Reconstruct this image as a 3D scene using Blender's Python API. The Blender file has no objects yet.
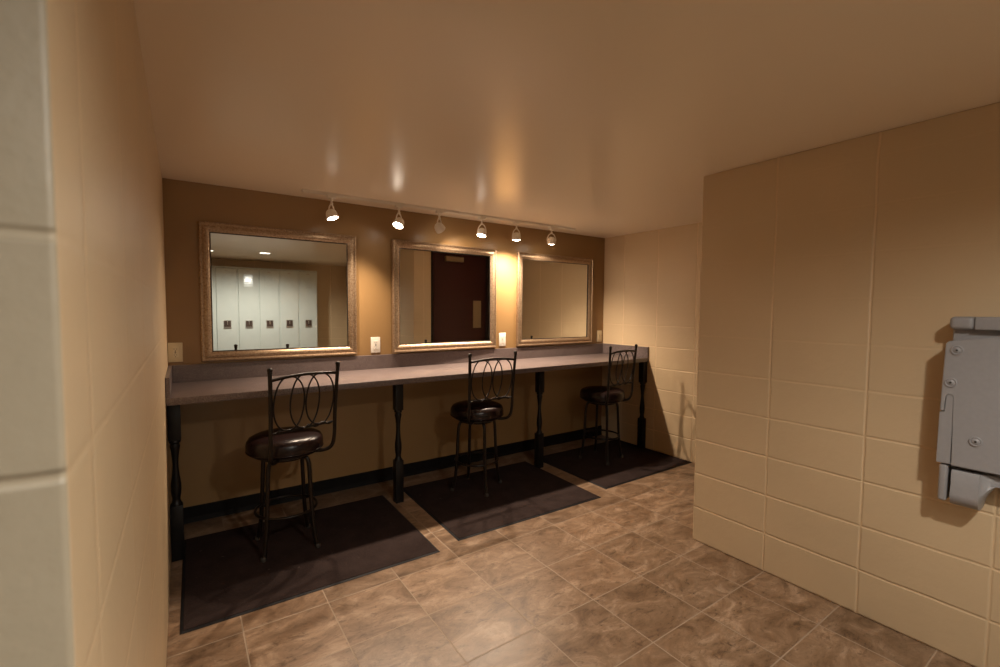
import bpy, bmesh, math, random
from math import sin, cos, pi, radians
from mathutils import Vector, Matrix
random.seed(7)
SC = bpy.context.scene
COL = SC.collection
B = 0.2032                      # block course
H = 2.136                       # ceiling height
W = 3.829                       # back wall length
XR = 2.56                       # face of the projecting block wall
YC = -1.9085                    # its corner
YL = -2.922                     # end of the left wall
YF = -5.15                      # locker room wall

# ---------------------------------------------------------------- object helpers
def link(name, bm, mat, parent=None, smooth=None, loc=None):
    me = bpy.data.meshes.new(name)
    bmesh.ops.recalc_face_normals(bm, faces=bm.faces)
    if smooth is not None:
        for f in bm.faces: f.smooth = True
        for e in bm.edges:
            if len(e.link_faces) == 2 and e.calc_face_angle(0) > radians(smooth): e.smooth = False
    bm.to_mesh(me); bm.free()
    for m in (mat if isinstance(mat, (list, tuple)) else [mat]): me.materials.append(m)
    o = bpy.data.objects.new(name, me); COL.objects.link(o)
    if parent: o.parent = parent
    if loc: o.location = loc
    return o
def tag(o, label=None, cat=None, group=None, kind=None):
    if label: o['label'] = label
    if cat: o['category'] = cat
    if group: o['group'] = group
    if kind: o['kind'] = kind
    return o
def empty(name, loc, rz=0):
    o = bpy.data.objects.new(name, None); COL.objects.link(o)
    o.location = loc; o.rotation_euler = (0, 0, rz); o.empty_display_size = .05
    return o
def copy_tree(o, parent=None):
    kids = [c for c in bpy.data.objects if c.parent == o]
    c = o.copy(); COL.objects.link(c)
    if parent: c.parent = parent
    for k in kids: copy_tree(k, c)
    return c
def box(bm, x0, x1, y0, y1, z0, z1, bev=0, seg=2, mi=0):
    r = bmesh.ops.create_cube(bm, size=1, matrix=Matrix.Translation(((x0+x1)/2, (y0+y1)/2, (z0+z1)/2)) @ Matrix.Diagonal((abs(x1-x0), abs(y1-y0), abs(z1-z0), 1)))
    vs = r['verts']
    if bev:
        es = list({e for v in vs for e in v.link_edges})
        r2 = bmesh.ops.bevel(bm, geom=es, offset=bev, segments=seg, profile=.5, affect='EDGES')
    return vs
def nb(): return bmesh.new()
def bx(*a, **k):
    bm = nb(); box(bm, *a, **k); return bm
def lathe(bm, prof, seg=32, mat=Matrix.Identity(4), close=True):
    """prof: list of (r, z)"""
    rings = []
    for r, z in prof:
        if r < 1e-6: rings.append([bm.verts.new(mat @ Vector((0, 0, z)))])
        else: rings.append([bm.verts.new(mat @ Vector((r*cos(2*pi*i/seg), r*sin(2*pi*i/seg), z))) for i in range(seg)])
    for a, b in zip(rings, rings[1:]):
        for i in range(seg):
            j = (i+1) % seg
            if len(a) == 1 and len(b) == 1: break
            if len(a) == 1: bm.faces.new((a[0], b[i], b[j]))
            elif len(b) == 1: bm.faces.new((a[i], a[j], b[0]))
            else: bm.faces.new((a[i], a[j], b[j], b[i]))
    if close:
        if len(rings[0]) > 1: bm.faces.new(list(reversed(rings[0])))
        if len(rings[-1]) > 1: bm.faces.new(rings[-1])
def tube(bm, pts, rad, seg=10, closed=False, flat=1.0):
    pts = [Vector(p) for p in pts]; n = len(pts)
    rad = rad if isinstance(rad, (list, tuple)) else [rad]*n
    rings = []; up = None
    for i, p in enumerate(pts):
        if closed: t = pts[(i+1) % n] - pts[i-1]
        else: t = pts[min(i+1, n-1)] - pts[max(i-1, 0)]
        t.normalize()
        if up is None:
            up = Vector((0, 0, 1)) if abs(t.z) < .9 else Vector((0, 1, 0))
        a = up - t*up.dot(t)
        if a.length < 1e-4: a = Vector((1, 0, 0)) - t*t.x
        a.normalize(); b = t.cross(a); up = a
        rings.append([bm.verts.new(p + (a*cos(2*pi*k/seg) + b*sin(2*pi*k/seg)*flat)*rad[i]) for k in range(seg)])
    m = n if closed else n-1
    for i in range(m):
        A, Bq = rings[i], rings[(i+1) % n]
        for k in range(seg):
            j = (k+1) % seg
            bm.faces.new((A[k], A[j], Bq[j], Bq[k]))
    if not closed:
        bm.faces.new(list(reversed(rings[0]))); bm.faces.new(rings[-1])
def spline(pts, n=8):
    """Catmull-Rom through points"""
    P = [Vector(p) for p in pts]; P = [P[0]*2-P[1]] + P + [P[-1]*2-P[-2]]
    out = []
    for i in range(1, len(P)-2):
        a, b, c, d = P[i-1:i+3]
        for k in range(n):
            t = k/n
            out.append(.5*((2*b) + (c-a)*t + (2*a-5*b+4*c-d)*t*t + (3*b-a-3*c+d)*t**3))
    out.append(P[-2]); return out
def prism(bm, poly, fn, d):
    """extrude polygon (list of 2D) : fn(u,v,w)->Vector, from w=0 to w=d"""
    a = [bm.verts.new(fn(u, v, 0)) for u, v in poly]
    b = [bm.verts.new(fn(u, v, d)) for u, v in poly]
    bm.faces.new(a); bm.faces.new(list(reversed(b)))
    n = len(poly)
    for i in range(n):
        j = (i+1) % n
        bm.faces.new((a[i], b[i], b[j], a[j]))

# ---------------------------------------------------------------- materials
def new_mat(name):
    m = bpy.data.materials.new(name); m.use_nodes = True
    nt = m.node_tree; p = nt.nodes['Principled BSDF']
    return m, nt, p
def N(nt, t, **k):
    n = nt.nodes.new(t)
    for a, b in k.items():
        if a in ('op',): n.operation = b
        elif a == 'inp':
            for i, v in b.items(): n.inputs[i].default_value = v
        else: setattr(n, a, b)
    return n
def mth(nt, op, a, b=None, c=None):
    n = nt.nodes.new('ShaderNodeMath'); n.operation = op
    for i, v in enumerate((a, b, c)):
        if v is None: continue
        if isinstance(v, (int, float)): n.inputs[i].default_value = v
        else: nt.links.new(v, n.inputs[i])
    return n.outputs[0]
def ramp(nt, fac, stops):
    n = nt.nodes.new('ShaderNodeValToRGB'); cr = n.color_ramp
    while len(cr.elements) < len(stops): cr.elements.new(.5)
    for e, (p, c) in zip(cr.elements, stops):
        e.position = p; e.color = c if len(c) == 4 else (*c, 1)
    nt.links.new(fac, n.inputs[0]); return n.outputs[0]
def noise(nt, vec, scale, detail=4, rough=.5, dist=0):
    n = nt.nodes.new('ShaderNodeTexNoise'); n.inputs['Scale'].default_value = scale
    n.inputs['Detail'].default_value = detail; n.inputs['Roughness'].default_value = rough; n.inputs['Distortion'].default_value = dist
    nt.links.new(vec, n.inputs['Vector']); return n
def mixc(nt, f, a, b, mode='MIX'):
    n = nt.nodes.new('ShaderNodeMix'); n.data_type = 'RGBA'; n.blend_type = mode
    for i, v in ((0, f), (6, a), (7, b)):
        if isinstance(v, (int, float)): n.inputs[i].default_value = v
        elif isinstance(v, tuple): n.inputs[i].default_value = (*v, 1) if len(v) == 3 else v
        else: nt.links.new(v, n.inputs[i])
    return n.outputs[2]
def bump(nt, p, h, strength, dist):
    b = nt.nodes.new('ShaderNodeBump'); b.inputs['Strength'].default_value = strength; b.inputs['Distance'].default_value = dist
    nt.links.new(h, b.inputs['Height']); nt.links.new(b.outputs[0], p.inputs['Normal']); return b
def coords(nt): return nt.nodes.new('ShaderNodeTexCoord').outputs['Object']
def plain(name, col, rough=.5, metal=0, spec=.5, nscale=0, nbump=0, var=0.0, coat=0):
    m, nt, p = new_mat(name)
    p.inputs['Base Color'].default_value = (*col, 1); p.inputs['Roughness'].default_value = rough
    p.inputs['Metallic'].default_value = metal; p.inputs['Specular IOR Level'].default_value = spec
    p.inputs['Coat Weight'].default_value = coat
    c = coords(nt)
    nz = noise(nt, c, nscale or 30, 3)
    if var:
        k = ramp(nt, nz.outputs[0], [(.3, tuple(x*(1-var) for x in col)), (.7, tuple(min(1, x*(1+var)) for x in col))])
        nt.links.new(k, p.inputs['Base Color'])
    if nbump: bump(nt, p, nz.outputs[0], 1, nbump)
    return m

def block_mat(name, col, axis, u0, rough=.42, lit_joint=(1.28, 1.26, 1.24), fade=True, joint=1.0):
    """painted stacked blocks. axis = coordinate running along the wall"""
    m, nt, p = new_mat(name)
    c = coords(nt); sp = nt.nodes.new('ShaderNodeSeparateXYZ'); nt.links.new(c, sp.inputs[0])
    wob = noise(nt, c, 9, 2)
    wv = mth(nt, 'MULTIPLY', mth(nt, 'SUBTRACT', wob.outputs[0], .5), .006)
    def dist(s, per, off):
        a = mth(nt, 'ADD', s, wv)
        a = mth(nt, 'DIVIDE', mth(nt, 'SUBTRACT', a, off), per)
        a = mth(nt, 'ADD', a, .5)
        a = mth(nt, 'SUBTRACT', mth(nt, 'FRACT', a), .5)
        return mth(nt, 'MULTIPLY', mth(nt, 'ABSOLUTE', a), per)
    du = dist(sp.outputs[axis], 2*B, u0 - 20*B)
    dv = dist(sp.outputs[2], B, -10*B)
    def groove(dd, w0, w1):
        n = nt.nodes.new('ShaderNodeMapRange'); n.interpolation_type = 'SMOOTHSTEP'
        n.inputs[1].default_value = w0; n.inputs[2].default_value = w1; n.inputs[3].default_value = 1; n.inputs[4].default_value = 0
        nt.links.new(dd, n.inputs[0]); return n.outputs[0]
    gu = groove(du, .001, .0080); gv = groove(dv, .001, .0080)
    if fade:            # upper bed joints weakened, standing in for grazing light that hides them
        fz = nt.nodes.new('ShaderNodeMapRange'); fz.inputs[1].default_value = .75; fz.inputs[2].default_value = 1.35
        fz.inputs[3].default_value = 1; fz.inputs[4].default_value = .10
        nt.links.new(sp.outputs[2], fz.inputs[0])
        gv = mth(nt, 'MULTIPLY', gv, fz.outputs[0])
    pat = noise(nt, c, 2.5, 2)
    g = mth(nt, 'MAXIMUM', gu, gv)
    gp = mth(nt, 'MULTIPLY', g, mth(nt, 'ADD', mth(nt, 'MULTIPLY', pat.outputs[0], 1.2*joint), .3*joint))
    fine = noise(nt, c, 110, 5, .6)
    mid = noise(nt, c, 14, 3, .6)
    h = mth(nt, 'ADD', mth(nt, 'MULTIPLY', fine.outputs[0], .20), mth(nt, 'MULTIPLY', mid.outputs[0], 1.0))
    h = mth(nt, 'SUBTRACT', h, mth(nt, 'MULTIPLY', gp, 1.6))
    bump(nt, p, h, .85, .0022)
    big = noise(nt, c, 1.6, 3)
    cc = ramp(nt, big.outputs[0], [(.3, tuple(x*.95 for x in col)), (.7, tuple(min(1, x*1.04) for x in col))])
    cc = mixc(nt, mth(nt, 'MULTIPLY', gp, .62), cc, tuple(min(1, a*b) for a, b in zip(col, lit_joint)))  # joints share the wall paint; paler tint imitates light on their lower lips
    nt.links.new(cc, p.inputs['Base Color'])
    p.inputs['Roughness'].default_value = rough
    return m

CREAM = (.60, .455, .285)
M = {}
M['block_right'] = block_mat('painted_block_right', CREAM, 1, -2.314)
M['block_left'] = block_mat('painted_block_left', CREAM, 1, -2.38, joint=.8)
M['block_recess'] = block_mat('painted_block_recess', CREAM, 1, -.68)
M['block_end'] = block_mat('painted_block_end', (.40, .345, .255), 0, .20, fade=False)  # same paint as the long face; greyer, darker tone stands for its light
M['block_south'] = block_mat('painted_block_south', CREAM, 0, 2.7)

# tan painted plaster of the vanity wall
m, nt, p = new_mat('tan_wall_paint'); c = coords(nt)
nz = noise(nt, c, 60, 4, .6); n2 = noise(nt, c, 2.2, 3)
nt.links.new(ramp(nt, n2.outputs[0], [(.3, (.285, .170, .070)), (.7, (.31, .187, .078))]), p.inputs['Base Color'])
p.inputs['Roughness'].default_value = .36
hh = mth(nt, 'ADD', mth(nt, 'MULTIPLY', nz.outputs[0], .25), noise(nt, c, 9, 2).outputs[0])
bump(nt, p, hh, .5, .0015); M['tan'] = m

# glossy painted ceiling
m, nt, p = new_mat('ceiling_paint'); c = coords(nt)
nz = noise(nt, c, 1.6, 2, .5); n3 = noise(nt, c, 70, 3)
p.inputs['Base Color'].default_value = (.82, .70, .54, 1)
p.inputs['Roughness'].default_value = .29
hh = mth(nt, 'ADD', nz.outputs[0], mth(nt, 'MULTIPLY', n3.outputs[0], .012))
bump(nt, p, hh, .5, .006); M['ceiling'] = m

# floor tile
m, nt, p = new_mat('marbled_floor_tile'); c = coords(nt)
sp = nt.nodes.new('ShaderNodeSeparateXYZ'); nt.links.new(c, sp.inputs[0])
TX, TY, X0, Y0 = .3455, .3365, .262, -1.310
def cell(s, per, off):
    a = mth(nt, 'DIVIDE', mth(nt, 'SUBTRACT', s, off - 30*per), per)
    fl = mth(nt, 'FLOOR', a); fr = mth(nt, 'FRACT', a)
    dd = mth(nt, 'MULTIPLY', mth(nt, 'SUBTRACT', .5, mth(nt, 'ABSOLUTE', mth(nt, 'SUBTRACT', fr, .5))), per)
    return fl, dd
fx, dx = cell(sp.outputs[0], TX, X0); fy, dy = cell(sp.outputs[1], TY, Y0)
cx = nt.nodes.new('ShaderNodeCombineXYZ'); nt.links.new(fx, cx.inputs[0]); nt.links.new(fy, cx.inputs[1])
wn = nt.nodes.new('ShaderNodeTexWhiteNoise'); nt.links.new(cx.outputs[0], wn.inputs['Vector'])
# shift the marbling a little from tile to tile
sh = nt.nodes.new('ShaderNodeVectorMath'); sh.operation = 'SCALE'; sh.inputs['Scale'].default_value = .9
nt.links.new(wn.outputs['Color'], sh.inputs[0])
ad = nt.nodes.new('ShaderNodeVectorMath'); ad.operation = 'ADD'; nt.links.new(c, ad.inputs[0]); nt.links.new(sh.outputs[0], ad.inputs[1])
mp = nt.nodes.new('ShaderNodeMapping'); mp.inputs['Rotation'].default_value = (0, 0, .5); mp.inputs['Scale'].default_value = (1, 1.9, 1)
nt.links.new(ad.outputs[0], mp.inputs[0])
na = noise(nt, mp.outputs[0], 4.6, 10, .70, .9); nb_ = noise(nt, mp.outputs[0], 13, 8, .72, .7)
col = ramp(nt, na.outputs[0], [(.32, (.120, .068, .036)), (.44, (.195, .120, .070)), (.55, (.265, .172, .106)), (.66, (.38, .268, .182))])
vein = ramp(nt, nb_.outputs[0], [(.33, (.42, .38, .36)), (.44, (.95, .95, .95)), (.60, (1, 1, 1)), (.72, (1.25, 1.22, 1.18))])
col = mixc(nt, .85, col, vein, 'MULTIPLY')
nc_ = noise(nt, mp.outputs[0], 30, 8, .72, .9)
speck = ramp(nt, nc_.outputs[0], [(.34, (.45, .42, .40)), (.43, (.97, .97, .97)), (.58, (1, 1, 1)), (.70, (1.35, 1.3, 1.25))])
col = mixc(nt, .8, col, speck, 'MULTIPLY')
tone = mth(nt, 'ADD', .88, mth(nt, 'MULTIPLY', wn.outputs['Value'], .22))
cmb = nt.nodes.new('ShaderNodeCombineXYZ')
for i in range(3): nt.links.new(tone, cmb.inputs[i])
col = mixc(nt, 1.0, col, cmb.outputs[0], 'MULTIPLY')
gd = mth(nt, 'MINIMUM', dx, dy)
mr = nt.nodes.new('ShaderNodeMapRange'); mr.interpolation_type = 'SMOOTHSTEP'
mr.inputs[1].default_value = .0016; mr.inputs[2].default_value = .0034; mr.inputs[3].default_value = 1; mr.inputs[4].default_value = 0
nt.links.new(gd, mr.inputs[0])
col = mixc(nt, mr.outputs[0], col, (.33, .25, .18))
nt.links.new(col, p.inputs['Base Color'])
rg = mth(nt, 'ADD', .27, mth(nt, 'MULTIPLY', nb_.outputs[0], .16))
rg = mth(nt, 'ADD', rg, mth(nt, 'MULTIPLY', mr.outputs[0], .4))
nt.links.new(rg, p.inputs['Roughness'])
hh = mth(nt, 'SUBTRACT', mth(nt, 'MULTIPLY', nb_.outputs[0], .35), mth(nt, 'MULTIPLY', mr.outputs[0], .8))
bump(nt, p, hh, .5, .0015); M['floor'] = m

# worktop: speckled plum-brown laminate
m, nt, p = new_mat('speckled_laminate'); c = coords(nt)
nz = noise(nt, c, 260, 3, .7); n2 = noise(nt, c, 18, 4, .6)
col = ramp(nt, nz.outputs[0], [(.36, (.030, .020, .019)), (.5, (.125, .093, .089)), (.64, (.30, .245, .235))])
col = mixc(nt, .4, col, ramp(nt, n2.outputs[0], [(.3, (.10, .075, .072)), (.7, (.15, .118, .113))]))
nt.links.new(col, p.inputs['Base Color']); p.inputs['Roughness'].default_value = .33
M['laminate'] = m
M['black_wood'] = plain('black_painted_wood', (.006, .005, .005), .4, spec=.3, nscale=50, nbump=.0004)
M['cove'] = plain('black_vinyl_base', (.005, .004, .004), .6, spec=.2)
# ribbed carpet mat
m, nt, p = new_mat('ribbed_carpet'); c = coords(nt)
nz = noise(nt, c, 420, 3, .7); n2 = noise(nt, c, 7, 4, .6); n4 = noise(nt, c, 60, 3)
col = ramp(nt, nz.outputs[0], [(.3, (.007, .0042, .0040)), (.7, (.056, .037, .034))])
col = mixc(nt, .4, col, ramp(nt, n2.outputs[0], [(.3, (.011, .007, .0065)), (.7, (.042, .029, .026))]))
spk = ramp(nt, noise(nt, c, 38, 1).outputs[0], [(.76, (0, 0, 0)), (.80, (1, 1, 1))])
col = mixc(nt, mth(nt, 'MULTIPLY', spk, .25), col, (.22, .18, .15))
nt.links.new(col, p.inputs['Base Color']); p.inputs['Roughness'].default_value = .95; p.inputs['Specular IOR Level'].default_value = .08
bump(nt, p, mth(nt, 'ADD', nz.outputs[0], n4.outputs[0]), .8, .002); M['carpet'] = m
M['mat_edge'] = plain('vinyl_mat_edge', (.010, .010, .012), .6, spec=.2)
# bronze-champagne frame
m, nt, p = new_mat('champagne_bronze'); c = coords(nt)
nz = noise(nt, c, 95, 4, .65, .4); n2 = noise(nt, c, 190, 3, .6)
col = ramp(nt, nz.outputs[0], [(.32, (.24, .155, .090)), (.5, (.37, .26, .165)), (.68, (.48, .36, .245))])
nt.links.new(col, p.inputs['Base Color']); p.inputs['Metallic'].default_value = .75
nt.links.new(mth(nt, 'ADD', .28, mth(nt, 'MULTIPLY', nz.outputs[0], .22)), p.inputs['Roughness'])
bump(nt, p, mth(nt, 'ADD', nz.outputs[0], n2.outputs[0]), .35, .0008); M['frame'] = m
M['frame_lip'] = plain('black_frame_lip', (.012, .009, .007), .4)
m, nt, p = new_mat('mirror_silver'); c = coords(nt)
nz = noise(nt, c, 3, 1)
nt.links.new(ramp(nt, nz.outputs[0], [(0, (.84, .86, .84)), (1, (.86, .88, .86))]), p.inputs['Base Color'])
p.inputs['Metallic'].default_value = 1; p.inputs['Roughness'].default_value = 0
M['mirror'] = m
M['bronze'] = plain('dark_bronze_metal', (.012, .0075, .0055), .33, metal=.3, spec=.4, nscale=80, nbump=.0002)
M['vinyl'] = plain('brown_vinyl', (.012, .005, .0045), .27, spec=.35, nscale=90, nbump=.0006, var=.15)
M['white_metal'] = plain('white_enamel', (.78, .72, .64), .35, nscale=30)
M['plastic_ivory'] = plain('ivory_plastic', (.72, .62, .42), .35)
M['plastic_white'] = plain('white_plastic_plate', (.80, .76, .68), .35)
M['slot'] = plain('dark_slot', (.03, .025, .02), .6)
M['grey_plastic'] = plain('grey_moulded_plastic', (.285, .275, .28), .42, nscale=60, nbump=.0005, var=.03)
M['grey_dark'] = plain('shadow_gap_plastic', (.12, .11, .105), .5)
M['screw'] = plain('zinc_screw', (.42, .38, .34), .35, metal=.8)
M['locker'] = plain('pale_green_locker_enamel', (.57, .60, .55), .17, nscale=8, var=.02)
M['steel'] = plain('brushed_steel', (.50, .47, .42), .35, metal=.9)
M['pocket'] = plain('dark_latch_recess', (.07, .045, .035), .4)
M['door'] = plain('dark_maroon_door_paint', (.040, .006, .006), .35, nscale=20, nbump=.0003)
M['door_frame'] = plain('black_door_frame', (.010, .006, .006), .4)
M['plate'] = plain('aged_brass_plate', (.32, .24, .13), .45, metal=.3)
M['kraft'] = plain('white_edge_trim', (.62, .60, .56), .5)
def emis(name, col, s):
    m, nt, p = new_mat(name)
    p.inputs['Base Color'].default_value = (.8, .8, .8, 1)
    p.inputs['Emission Color'].default_value = (*col, 1); p.inputs['Emission Strength'].default_value = s
    nz = noise(nt, coords(nt), 40, 1)
    nt.links.new(ramp(nt, nz.outputs[0], [(0, (.8, .8, .8)), (1, (.85, .85, .85))]), p.inputs['Base Color'])
    return m
M['lamp'] = emis('lit_halogen_lens', (1, .86, .70), 34)
M['can_lamp'] = emis('lit_recessed_lens', (1, .92, .78), 6)

# ---------------------------------------------------------------- the room
def struct(name, bm, mat, smooth=None):
    return tag(link(name, bm, mat, smooth=smooth), kind='structure')
struct('floor', bx(-2.6, W+.1, YF-.1, .1, -.1, 0), M['floor'])
struct('ceiling', bx(-2.6, W+.1, YF-.1, .1, H, H+.1), M['ceiling'])
struct('wall_back', bx(0, W, 0, .1, 0, H), M['tan'])
# left wall: long face and, round the corner, its end face toward the lockers
bm = nb()
vs = box(bm, -2.5, 0, YL, .1, 0, H, bev=.006, seg=3)
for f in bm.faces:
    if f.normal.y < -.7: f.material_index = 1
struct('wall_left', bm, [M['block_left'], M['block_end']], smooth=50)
struct('wall_recess', bx(W, W+.1, YC, .1, 0, H), M['block_recess'])
bm = nb(); box(bm, XR, W+.1, YF-.1, YC, 0, H, bev=.006, seg=3)
for f in bm.faces:
    if f.normal.y > .7: f.material_index = 1
struct('wall_right', bm, [M['block_right'], M['block_south']], smooth=50)
struct('wall_front', bx(-2.6, XR, YF-.1, YF, 0, H), M['block_south'])
struct('wall_far_left', bx(-2.6, -2.5, YF, YL, 0, H), M['block_left'])
# black cove base along the vanity wall
prof = [(0, 0), (-.012, 0), (-.009, .012), (-.006, .03), (-.006, .098), (-.003, .102), (0, .102)]
bm = nb(); prism(bm, prof, lambda u, v, w: Vector((.0+w, u, v)), W)
struct('baseboard_back', bm, M['cove'])
# door set in the back of the projecting wall (seen only in the middle mirror)
dr = tag(link('door_1', bx(2.820, 3.64, YC, YC+.035, .008, 2.085, bev=.003), M['door']), kind='structure')
bm = nb()
box(bm, 2.800, 2.817, YC, YC+.020, 0, 2.136, bev=.003); box(bm, 3.643, 3.80, YC, YC+.05, 0, 2.136, bev=.004); box(bm, 2.817, 3.643, YC, YC+.05, 2.088, 2.136, bev=.003)
link('door_frame', bm, M['door_frame'], dr)
link('door_closer', bx(2.98, 3.25, YC+.035, YC+.085, 1.985, 2.05, bev=.008), M['plate'], dr)
link('push_plate', bx(3.43, 3.56, YC+.035, YC+.039, 1.11, 1.48, bev=.0015), M['plate'], dr)

# ---------------------------------------------------------------- vanity worktop
CT, CF = .900, -.602
t = tag(empty('vanity_counter', (0, 0, 0)), 'long speckled plum-brown laminate vanity counter with upstand running below three mirrors', 'counter')
link('worktop', bx(.001, W-.001, CF, -.001, CT-.038, CT, bev=.004), M['laminate'], t, smooth=40)
link('backsplash', bx(.021, W-.021, -.020, -.001, CT, CT+.106, bev=.002), M['laminate'], t)
link('side_splash', bx(.001, .020, CF, -.001, CT, CT+.106, bev=.002), M['laminate'], t)
link('side_splash', bx(W-.020, W-.001, CF, -.001, CT, CT+.106, bev=.002), M['laminate'], t)
def post_bm():
    bm = nb(); s = .029
    box(bm, -s, s, -s, s, .655, CT-.038, bev=.003)
    box(bm, -s, s, -s, s, 0, .300, bev=.003)
    lathe(bm, [(.027, .300), (.027, .306), (.021, .316), (.018, .328), (.0185, .338), (.0225, .362), (.0245, .39), (.023, .42), (.0185, .455), (.0150, .49), (.0138, .52),
               (.0150, .555), (.0185, .59), (.0225, .612), (.0245, .622), (.0205, .630), (.0205, .636), (.0275, .642), (.0275, .650), (.024, .655)], 24, close=True)
    return bm
pxs = [(.031, -.47), (1.308, -.43), (2.592, -.43), (W-.031, -.56)]
for x, y in pxs:
    link('counter_leg', post_bm(), M['black_wood'], t, smooth=40, loc=(x, y, 0))

# ---------------------------------------------------------------- mirrors
MZ0, MZ1 = 1.020, 1.899
def make_mirror(x0, x1, label):
    cx = (x0+x1)/2; hw = (x1-x0)/2; hh = (MZ1-MZ0)/2
    t = tag(empty('wall_mirror', (cx, 0, MZ0)), label, 'mirror', 'framed mirrors over the counter')
    # moulding profile : (inset from outer edge, height off wall)
    pr = [(0, 0), (0, .022), (.003, .027), (.009, .030), (.015, .028), (.018, .023), (.024, .021), (.034, .024), (.046, .025), (.058, .020), (.066, .014), (.070, .013), (.070, 0)]
    bm = nb(); loops = []
    pr = [(i*.86, dd_) for i, dd_ in pr]
    for ins, dep in pr:
        loops.append([bm.verts.new((sx*(hw-ins), -dep-.001, hh + sz*(hh-ins))) for sx, sz in ((-1, -1), (1, -1), (1, 1), (-1, 1))])
    n = len(loops)
    for i in range(n):
        a, b = loops[i], loops[(i+1) % n]
        for k in range(4):
            j = (k+1) % 4; bm.faces.new((a[k], a[j], b[j], b[k]))
    for v in bm.verts: pass
    link('mirror_frame', bm, M['frame'], t)
    bm = nb(); loops = []
    for ins, dep in [(.0604, 0), (.0604, .0125), (.0650, .0105), (.0660, .006), (.0660, 0)]:
        loops.append([bm.verts.new((sx*(hw-ins), -dep-.001, hh + sz*(hh-ins))) for sx, sz in ((-1, -1), (1, -1), (1, 1), (-1, 1))])
    n = len(loops)
    for i in range(n):
        a, b = loops[i], loops[(i+1) % n]
        for k in range(4):
            j = (k+1) % 4; bm.faces.new((a[k], a[j], b[j], b[k]))
    link('frame_lip', bm, M['frame_lip'], t)
    g = .0664
    link('mirror_glass', bx(-hw+g, hw-g, -.007, -.001, g, 2*hh-g), M['mirror'], t)
    return t
make_mirror(.172, 1.151, 'bronze-framed mirror reflecting a row of pale lockers, nearest the left wall')
mm = make_mirror(1.423, 2.411, 'middle bronze-framed mirror reflecting a dark maroon door')
mm.rotation_euler.z = radians(1.4); mm.location.y = -.0125      # it hangs a degree off the wall
make_mirror(2.652, 3.636, 'bronze-framed mirror reflecting only plain cream wall, farthest from the camera')

# ---------------------------------------------------------------- sockets on the vanity wall
def make_outlet(x, z, label, mat):
    t = tag(empty('wall_outlet', (x, 0, z)), label, 'electrical outlet', 'outlets between the mirrors')
    bm = nb(); w, h = .037, .060
    box(bm, -w, w, -.0065, -.0008, -h, h, bev=.003, seg=3)
    link('cover_plate', bm, mat, t, smooth=40)
    link('receptacle', bx(-.0165, .0165, -.0095, -.006, -.0335, .0335, bev=.0015), mat, t)
    bm = nb()
    for s in (-1, 1):
        box(bm, -.0075, -.0055, -.0099, -.0094, s*.018-.001, s*.018+.007)
        box(bm, .0055, .0075, -.0099, -.0094, s*.018-.001, s*.018+.006)
        lathe(bm, [(0, 0), (.0025, 0), (.0025, .0004), (0, .0004)], 12, Matrix.Translation((0, -.0095, s*.018-.008)) @ Matrix.Rotation(pi/2, 4, 'X'))
        box(bm, -.004, .004, -.0105, -.0094, s*.003-.0018, s*.003+.0018)
    link('socket_slots', bm, M['slot'], t)
    for s in (-1, 1):
        bm = nb(); lathe(bm, [(0, 0), (.003, 0), (.0022, .001), (0, .0012)], 12, Matrix.Translation((0, -.0065, s*.048)) @ Matrix.Rotation(pi/2, 4, 'X'))
        link('plate_screw', bm, mat, t)
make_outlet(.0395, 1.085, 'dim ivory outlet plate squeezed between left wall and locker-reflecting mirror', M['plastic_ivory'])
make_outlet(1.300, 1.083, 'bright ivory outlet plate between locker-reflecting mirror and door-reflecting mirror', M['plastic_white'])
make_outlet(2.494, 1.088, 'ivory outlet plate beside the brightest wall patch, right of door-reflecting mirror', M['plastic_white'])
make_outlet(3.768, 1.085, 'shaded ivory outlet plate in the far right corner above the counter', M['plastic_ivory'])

# ---------------------------------------------------------------- floor mats
def make_mat(cx, cy, w, d, rz, label):
    t = tag(empty('floor_mat', (cx, cy, 0), rz), label, 'floor mat', 'dark mats under the vanity counter')
    bm = nb(); box(bm, -w/2+.012, w/2-.012, -d/2+.012, d/2-.012, .0005, .008, bev=.0015)
    link('carpet_pile', bm, M['carpet'], t)
    bm = nb(); loops = []
    for ins, z in [(0, .0003), (0, .0015), (.010, .0055), (.0125, .0055), (.0125, .0003)]:
        loops.append([bm.verts.new((sx*(w/2-ins), sy*(d/2-ins), z)) for sx, sy in ((-1, -1), (1, -1), (1, 1), (-1, 1))])
    n = len(loops)
    for i in range(n):
        a, b = loops[i], loops[(i+1) % n]
        for k in range(4):
            j = (k+1) % 4; bm.faces.new((a[k], a[j], b[j], b[k]))
    link('vinyl_border', bm, M['mat_edge'], t)
make_mat(.647, -.725, 1.200, .935, radians(-.8), 'dark brown mat nearest the camera, against the left wall')
make_mat(1.985, -.70, 1.175, .935, radians(-1.5), 'dark brown mat in the middle, between two others')
make_mat(3.265, -.66, 1.120, .875, radians(-.2), 'dark brown mat farthest back, reaching the right recess wall')

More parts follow.
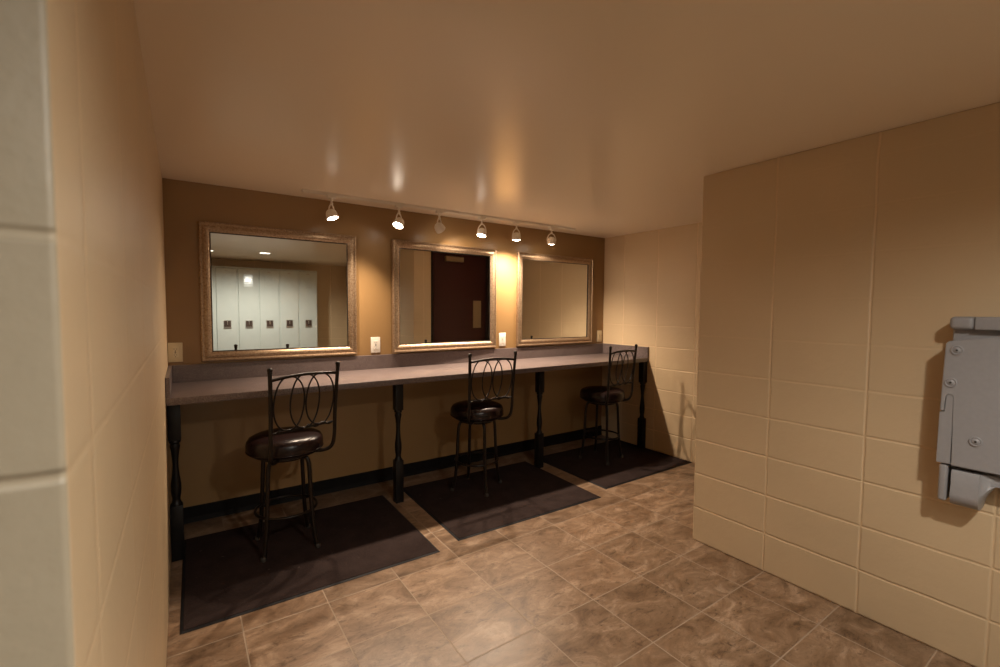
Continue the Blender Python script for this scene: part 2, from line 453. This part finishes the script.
# ---------------------------------------------------------------- stools with backs
def make_stool():
    t = empty('bar_stool', (0, 0, 0))
    # seat : thick round cushion on a swivel ring
    bm = nb(); lathe(bm, [(0, .556), (.180, .556), (.193, .562), (.200, .578), (.201, .600), (.198, .620), (.188, .637), (.165, .648), (.12, .655), (.06, .658), (0, .659)], 48)
    s = link('seat', bm, M['vinyl'], t, smooth=60)
    bm = nb(); pts = [(.1985*cos(a), .1985*sin(a), .572) for a in [2*pi*i/48 for i in range(48)]]; tube(bm, pts, .004, 6, closed=True)
    link('piping', bm, M['vinyl'], s, smooth=60)
    bm = nb(); lathe(bm, [(.0, .520), (.12, .520), (.12, .532), (.03, .532), (.03, .540), (.155, .540), (.170, .546), (.170, .556), (0, .556)], 40)
    link('swivel', bm, M['bronze'], t, smooth=40)
    for kk in range(4):
        P = [(.085, .528), (.128, .522), (.145, .49), (.152, .40), (.158, .28), (.168, .15), (.184, .05), (.196, .010)]
        bm = nb(); tube(bm, spline([(r, 0, z) for r, z in P], 5), .0115, 10)
        l = link('leg', bm, M['bronze'], t, smooth=60); l.rotation_euler = (0, 0, pi/2*kk)
        bm = nb(); lathe(bm, [(0, 0.0085), (.013, .0085), (.0145, .012), (.0145, .026), (.0115, .03), (0, .03)], 14, Matrix.Translation((.196, 0, 0)))
        link('foot_cap', bm, M['slot'], l, smooth=40)
    bm = nb(); pts = [(.160*cos(a), .160*sin(a), .225) for a in [2*pi*i/48 for i in range(48)]]; tube(bm, pts, .008, 8, closed=True)
    link('foot_ring', bm, M['bronze'], t, smooth=60)
    # back : two posts that sweep out from under the seat, rails and three interlaced ovals
    for sx in (-1, 1):
        P = [(.085*sx, -.10, .548), (.140*sx, -.140, .546), (.176*sx, -.172, .566), (.186*sx, -.190, .63), (.187*sx, -.197, .76), (.192*sx, -.208, .92), (.197*sx, -.216, 1.035)]
        bm = nb(); tube(bm, spline(P, 7), .0105, 10)
        q = link('back_post', bm, M['bronze'], t, smooth=60)
        bm = nb(); lathe(bm, [(0, -.012), (.0125, -.012), (.0125, -.008), (.0112, -.005), (.0135, .002), (.0138, .008), (.0105, .014), (0, .017)], 18, Matrix.Translation((.197*sx, -.216, 1.044)))
        link('finial', bm, M['bronze'], q, smooth=50)
    yb = lambda z: -.193 - (z-.70)*.068
    top = spline([(x, yb(z)-.004, z) for x, z in ((-.190, .996), (-.10, 1.006), (0, 1.010), (.10, 1.006), (.190, .996))], 8)
    bm = nb(); tube(bm, top, .0085, 10); link('top_rail', bm, M['bronze'], t, smooth=60)
    bm = nb(); tube(bm, [(x, yb(.715), .715) for x in (-.183, -.09, 0, .09, .183)], .006, 8)
    q = link('bottom_rail', bm, M['bronze'], t, smooth=60)
    bm = nb(); n = 96
    tube(bm, [(-.165 + .33*i/n, yb(.715)-.009*cos(i/n*2*pi*4), .717+.009*sin(i/n*2*pi*4)) for i in range(n+1)], .0042, 6)
    link('twisted_scroll', bm, M['bronze'], q, smooth=60)
    for cx in (-.090, 0, .090):
        zc = .862; bq = .142 + (.004 if cx == 0 else 0)
        bm = nb(); pts = []
        for i in range(56):
            a = 2*pi*i/56; z = zc + (bq*cos(a)); x = cx + .085*math.copysign(abs(sin(a))**.82, sin(a))
            pts.append((x, yb(z) + (.0035*cos(3*a)), z))
        tube(bm, pts, .0045, 8, closed=True); link('oval', bm, M['bronze'], t, smooth=60)
    return t
st = make_stool()
spots = [(.547, -.640, 20.0, -46, 'dark metal stool under the first mirror with bright sheen on its round seat'),
         (1.900, -.525, 0.5, -10, 'dark metal stool standing on the middle mat, back ovals half lost in shadow'),
         (3.215, -.570, 7.0, -30, 'dark metal stool farthest back, on the mat beside the right recess wall')]
cps = [st] + [copy_tree(st) for _ in spots[1:]]
for o, (x, y, a, la, lab) in zip(cps, spots):
    for k in [q for q in bpy.data.objects if q.parent == o and q.name.startswith('leg')]:
        k.rotation_euler.z += radians(la-a)
    o.location = (x, y, 0); o.rotation_euler = (0, 0, radians(a))
    tag(o, lab, 'stool', 'round-seated stools at the vanity counter')

# ---------------------------------------------------------------- track lighting
TY_ = -.225
t = tag(empty('light_track', (.75, TY_, H)), 'long white lighting track fixed to the ceiling above the mirrors', 'track light')
bm = nb()
L = 2.40
prism(bm, [(-.0175, 0), (.0175, 0), (.0175, -.014), (.007, -.014), (.007, -.006), (-.007, -.006), (-.007, -.014), (-.0175, -.014)], lambda u, v, w: Vector((w, u, v)), L)
link('track_rail', bm, M['white_metal'], t)
link('end_cap', bx(-.012, .0, -.0185, .0185, -.015, 0, bev=.002), M['white_metal'], t)
link('end_cap', bx(L, L+.012, -.0185, .0185, -.015, 0, bev=.002), M['white_metal'], t)
link('feed_connector', bx(L*.43, L*.43+.11, -.0195, .0195, -.018, 0, bev=.003), M['white_metal'], t)
heads = [  # x, aim vector, power, label
    (.925, (.25, -.22, -1), 1.0, 112, 'white track spotlight above the locker-reflecting mirror, first from the left wall'),
    (1.405, (-.50, -.30, -1), 1.0, 118, 'white track spotlight tilted left, lamp glaring, above the gap beside middle mirror'),
    (1.735, (.90, .35, -.80), .32, 105, 'white track spotlight turned away showing its rounded back, above the middle mirror'),
    (2.125, (-.25, -.12, -1), 1.0, 112, 'white track spotlight above the right part of the middle mirror, tilted slightly left'),
    (2.480, (.06, .10, -1), 1.6, 145, 'white track spotlight above the gap between middle and farthest mirror'),
    (2.880, (.12, .22, -1), .80, 128, 'white track spotlight last in line, above the farthest mirror'),
]
SPOT = []
for x, aim, pw, ang, lab in heads:
    t = tag(empty('track_spotlight', (x, TY_, H-.014)), lab, 'spotlight', 'white spotlights on the track')
    link('adapter', bx(-.028, .028, -.0165, .0165, -.020, .0, bev=.003), M['white_metal'], t)
    bm = nb(); tube(bm, [(0, 0, -.018), (0, 0, -.055)], .0070, 12); lathe(bm, [(0, -.060), (.0105, -.060), (.0105, -.052), (.007, -.048), (0, -.048)], 16)
    link('stem', bm, M['white_metal'], t, smooth=40)
    d = Vector(aim).normalized(); zc = -.128
    # yoke : hoop straddling the bell, its plane faces the aim side on
    ax = Vector((aim[0], aim[1], 0))
    side = Vector((1, 0, 0)) if abs(aim[0]) < .4 or aim[2] > -.8 else Vector((0.8, .6, 0))
    side = (side - Vector((d.x, d.y, 0)).normalized()*side.dot(Vector((d.x, d.y, 0)).normalized())).normalized() if Vector((d.x, d.y)).length > .2 and abs(Vector((d.x, d.y, 0)).normalized().dot(side)) < .95 else side
    pts = [Vector((0, 0, zc)) + side*(.0405*cos(a)) + Vector((0, 0, 1))*(.068*sin(a)) for a in [pi*i/20 for i in range(21)]]
    bm = nb(); tube(bm, pts, .0048, 8)
    yk = link('yoke', bm, M['white_metal'], t, smooth=60)
    rot = d.to_track_quat('Z', 'Y').to_matrix().to_4x4()
    MT = Matrix.Translation((0, 0, zc)) @ rot
    bm = nb()
    lathe(bm, [(0, -.038), (.012, -.037), (.023, -.032), (.032, -.021), (.037, -.007), (.039, .008), (.0395, .020), (.039, .026), (.0365, .026), (.0360, .015), (0, .015)], 32, MT)
    hs = link('lamp_housing', bm, M['white_metal'], t, smooth=50)
    bm = nb(); lathe(bm, [(0, .0155), (.0355, .0155), (.0355, .021), (.031, .027), (.020, .032), (.009, .034), (0, .0345)], 32, MT)
    link('lamp_lens', bm, M['lamp'], hs, smooth=60)
    SPOT.append((Vector((x, TY_, H-.014+zc)) + d*.050, d, pw, ang))
for i, (p_, d, pw, ang) in enumerate(SPOT):
    l = bpy.data.lights.new('track_lamp_light', 'SPOT'); l.energy = 76*pw; l.color = (1, .79, .59)
    l.spot_size = radians(ang); l.spot_blend = 1.0; l.shadow_soft_size = .022
    o = bpy.data.objects.new('track_lamp_light', l); COL.objects.link(o); o.location = p_
    o.rotation_euler = d.to_track_quat('-Z', 'Y').to_euler()

# ---------------------------------------------------------------- recessed lights in the locker room ceiling (seen in the first mirror)
for x, y, lab in ((1.055, -3.83, 'round recessed ceiling light reflected whole above the lockers in the first mirror'), (.375, -3.98, 'round recessed ceiling light reflected at the left frame edge of the first mirror')):
    t = tag(empty('recessed_light', (x, y, H)), lab, 'ceiling light', 'recessed lights over the locker room')
    bm = nb(); lathe(bm, [(.070, 0), (.088, 0), (.088, -.003), (.082, -.006), (.074, -.004), (.070, -.001)], 40, close=False)
    link('trim_ring', bm, M['white_metal'], t, smooth=40)
    bm = nb(); lathe(bm, [(0, -.002), (.060, -.002), (.070, -.0005), (.070, 0), (0, 0)], 40)
    link('lens', bm, M['can_lamp'], t, smooth=40)
    l = bpy.data.lights.new('recessed_lamp_light', 'SPOT'); l.spot_size = radians(163); l.spot_blend = .75; l.shadow_soft_size = .05; l.energy = 170 if x > .5 else 34; l.color = (1, .95, .86)
    o = bpy.data.objects.new('recessed_lamp_light', l); COL.objects.link(o); o.location = (x, y, H-.01)

# ---------------------------------------------------------------- lockers
LP = .298; LY = -4.86; LT = 2.000
lk = [(1.989-LP*(i+1), i) for i in range(6)]
LABS = ['pale green metal locker at the right end of the reflected row, beside bare wall',
        'pale green metal locker, second from the bare wall in the mirror reflection',
        'pale green metal locker, third from the bare wall in the mirror reflection',
        'fourth pale locker from the bare wall, with the brightest shine on its louvres',
        'fifth pale locker from the bare wall, behind the reflected stool finial',
        'pale locker cut off by the left edge of the mirror frame']
def make_locker():
    t = empty('locker', (0, 0, 0))
    bm = nb(); w = LP
    # open-fronted carcass
    box(bm, 0, .004, -.27, 0, 0, LT); box(bm, w-.004, w, -.27, 0, 0, LT); box(bm, .004, w-.004, -.27, -.266, 0, LT)
    box(bm, .004, w-.004, -.266, 0, LT-.02, LT); box(bm, .004, w-.004, -.266, 0, 0, .10); box(bm, .004, .016, -.02, 0, .10, LT-.02); box(bm, w-.016, w-.004, -.02, 0, .10, LT-.02)
    link('carcass', bm, M['locker'], t)
    bm = nb(); d0 = .0
    box(bm, .010, w-.010, d0, d0+.016, .108, LT-.024, bev=.004)
    dd = link('locker_door', bm, M['locker'], t)
    bm = nb()
    for k in range(6):
        z = LT-.13-k*.034
        prism(bm, [(0, -.003), (.0055, -.004), (.0025, .022), (0, .023)], lambda u, v, w_, z=z: Vector((.085+w_, d0+.016+u, z+v)), .128)
    link('louvres', bm, M['locker'], dd)
    bm = nb(); box(bm, w/2-.052, w/2+.052, d0+.0155, d0+.020, 1.030, 1.165, bev=.0015)
    q = link('latch_plate', bm, M['steel'], dd)
    bm = nb(); box(bm, w/2-.044, w/2+.044, d0+.0195, d0+.0215, 1.062, 1.157, bev=.001)
    link('latch_pocket', bm, M['pocket'], dd)
    link('latch_handle', bx(w/2-.006, w/2+.006, d0+.0215, d0+.030, 1.095, 1.150, bev=.003), M['steel'], dd)
    link('number_plate', bx(w/2-.022, w/2+.022, d0+.0155, d0+.0185, LT-.075, LT-.055, bev=.0008), M['steel'], dd)
    return t
l0 = make_locker()
ls = [l0] + [copy_tree(l0) for _ in range(5)]
for o, (x, i) in zip(ls, lk):
    o.location = (x, LY, 0); tag(o, LABS[i], 'locker', 'lockers reflected in the first mirror')

# ---------------------------------------------------------------- baby changing station on the right wall
SY = -2.988      # far edge of the unit (left in view)
t = tag(empty('changing_station', (XR, SY, .60)), 'folded grey plastic changing station hung on the cream block wall, cut by right edge', 'changing station')
def XB(a, b, y0, y1, z0, z1, bev, seg=4):      # a,b: distance off the wall ; y0,y1: distance toward the camera from the far edge ; z absolute
    return bx(-b, -a, -y1, -y0, z0-.60, z1-.60, bev=bev, seg=seg)
WD = .56
link('wall_bracket', XB(0, .075, .010, WD-.01, .76, 1.335, .006), M['grey_plastic'], t, smooth=40)
link('top_bar', XB(0, .115, .006, .072, 1.302, 1.349, .014, 5), M['grey_plastic'], t, smooth=40)
link('top_bar', XB(0, .115, .0735, WD-.004, 1.302, 1.349, .004, 3), M['grey_plastic'], t, smooth=40)
# folded bed panel with a chamfered, notched far edge
poly = [(.004, 1.247), (.012, 1.258), (.13, 1.276), (WD, 1.276), (WD, .795), (.036, .795), (.036, 1.052), (.033, 1.059), (.028, 1.062), (.018, 1.062), (.013, 1.059), (.010, 1.052), (.010, .996), (-.002, .996)]
bm = nb(); prism(bm, [(-a, z-.60) for a, z in poly], lambda u, v, w_: Vector((-.075-w_, u, v)), .060)
bmesh.ops.bevel(bm, geom=[e for e in bm.edges], offset=.0025, segments=2, affect='EDGES', clamp_overlap=True)
link('folded_bed', bm, M['grey_plastic'], t, smooth=40)
poly = [(.0125, 1.051), (.0150, 1.056), (.0190, 1.0585), (.027, 1.0585), (.031, 1.056), (.0335, 1.051), (.0335, .798), (-.005, .798), (-.003, .992), (.0125, .992)]
bm = nb(); prism(bm, [(-a, z-.60) for a, z in poly], lambda u, v, w_: Vector((-.075-w_, u, v)), .058)
bmesh.ops.bevel(bm, geom=[e for e in bm.edges], offset=.0015, segments=2, affect='EDGES', clamp_overlap=True)
link('hinge_arm', bm, M['grey_plastic'], t, smooth=40)
link('hinge_foot', XB(.0, .125, .002, .027, .652, .793, .009, 4), M['grey_plastic'], t, smooth=40)
# rounded lower housing that curls away to a hand recess
bm = nb()
prof = [(.122, .778), (.130, .768), (.128, .72), (.136, .69), (.134, .675), (.118, .650), (.085, .638), (.035, .640), (.0, .652), (.0, .778)]
ys = [.038, .042, .112, .1135, .116, .119, .123, .128, .134, .142, .150, .17, WD]
def pinch(y):
    if y <= .112: return 0
    return min(1, (y-.112)/.038)**.6
rows = []
for y in ys:
    k = pinch(y)
    rows.append([bm.verts.new((-a*(1-.25*k), -y, (z + (.745-z)*k*.95 if z < .745 else z) - .60)) for a, z in prof])
for r1, r2 in zip(rows, rows[1:]):
    n = len(prof)
    for i in range(n):
        j = (i+1) % n; bm.faces.new((r1[i], r1[j], r2[j], r2[i]))
bm.faces.new(rows[0]); bm.faces.new(list(reversed(rows[-1])))
link('lower_housing', bm, M['grey_plastic'], t, smooth=50)
for y, z in ((.036, 1.226), (.024, 1.105), (.098, .900), (.45, 1.226), (.45, .900)):
    bm = nb(); R = Matrix.Translation((-.1348, -y, z-.60)) @ Matrix.Diagonal((1.35, 1.35, 1.35, 1)) @ Matrix.Rotation(-pi/2, 4, 'Y')
    lathe(bm, [(.0, .0005), (.0115, .0005), (.0125, -.001), (.0135, .003), (.011, .0042), (.0095, .002), (.0085, .002), (.006, .0045), (0, .0052)], 24, R)
    q = link('screw_cap', bm, M['grey_plastic'], t, smooth=40)
    bm = nb(); lathe(bm, [(0, .0045), (.0026, .0045), (.0026, .0062), (0, .0064)], 12, R)
    link('screw_head', bm, M['slot'], q)

# ---------------------------------------------------------------- camera
f, yaw, pitch, roll = 458.02, .6049, -.0523, .0073
fw = Vector((sin(yaw)*cos(pitch), cos(yaw)*cos(pitch), sin(pitch)))
r = Vector((cos(yaw), -sin(yaw), 0)); u = r.cross(fw)
r2 = r*cos(roll) + u*sin(roll); u2 = -r*sin(roll) + u*cos(roll)
cam = bpy.data.cameras.new('camera'); co = bpy.data.objects.new('camera', cam); COL.objects.link(co)
R3 = Matrix((r2, u2, -fw)).transposed()
co.matrix_world = Matrix.Translation((.085, -3.4491, 1.3631)) @ R3.to_4x4()
cam.sensor_width = 36; cam.lens = f*36/1000; cam.clip_start = .02
cam.dof.use_dof = True; cam.dof.focus_distance = 3.0; cam.dof.aperture_fstop = 3.5
SC.camera = co

w = bpy.data.worlds.new('world'); SC.world = w; w.use_nodes = True
w.node_tree.nodes['Background'].inputs[0].default_value = (.5, .42, .33, 1); w.node_tree.nodes['Background'].inputs[1].default_value = .0
SC.view_settings.view_transform = 'Standard'; SC.view_settings.look = 'None'
SC.view_settings.gamma = 1; SC.view_settings.use_curve_mapping = False
SC.view_settings.exposure = 0
cy = SC.cycles
cy.use_denoising = True; cy.max_bounces = 12; cy.diffuse_bounces = 6; cy.glossy_bounces = 6
cy.caustics_reflective = True; cy.blur_glossy = .5; cy.sample_clamp_indirect = 12
cy.use_adaptive_sampling = False
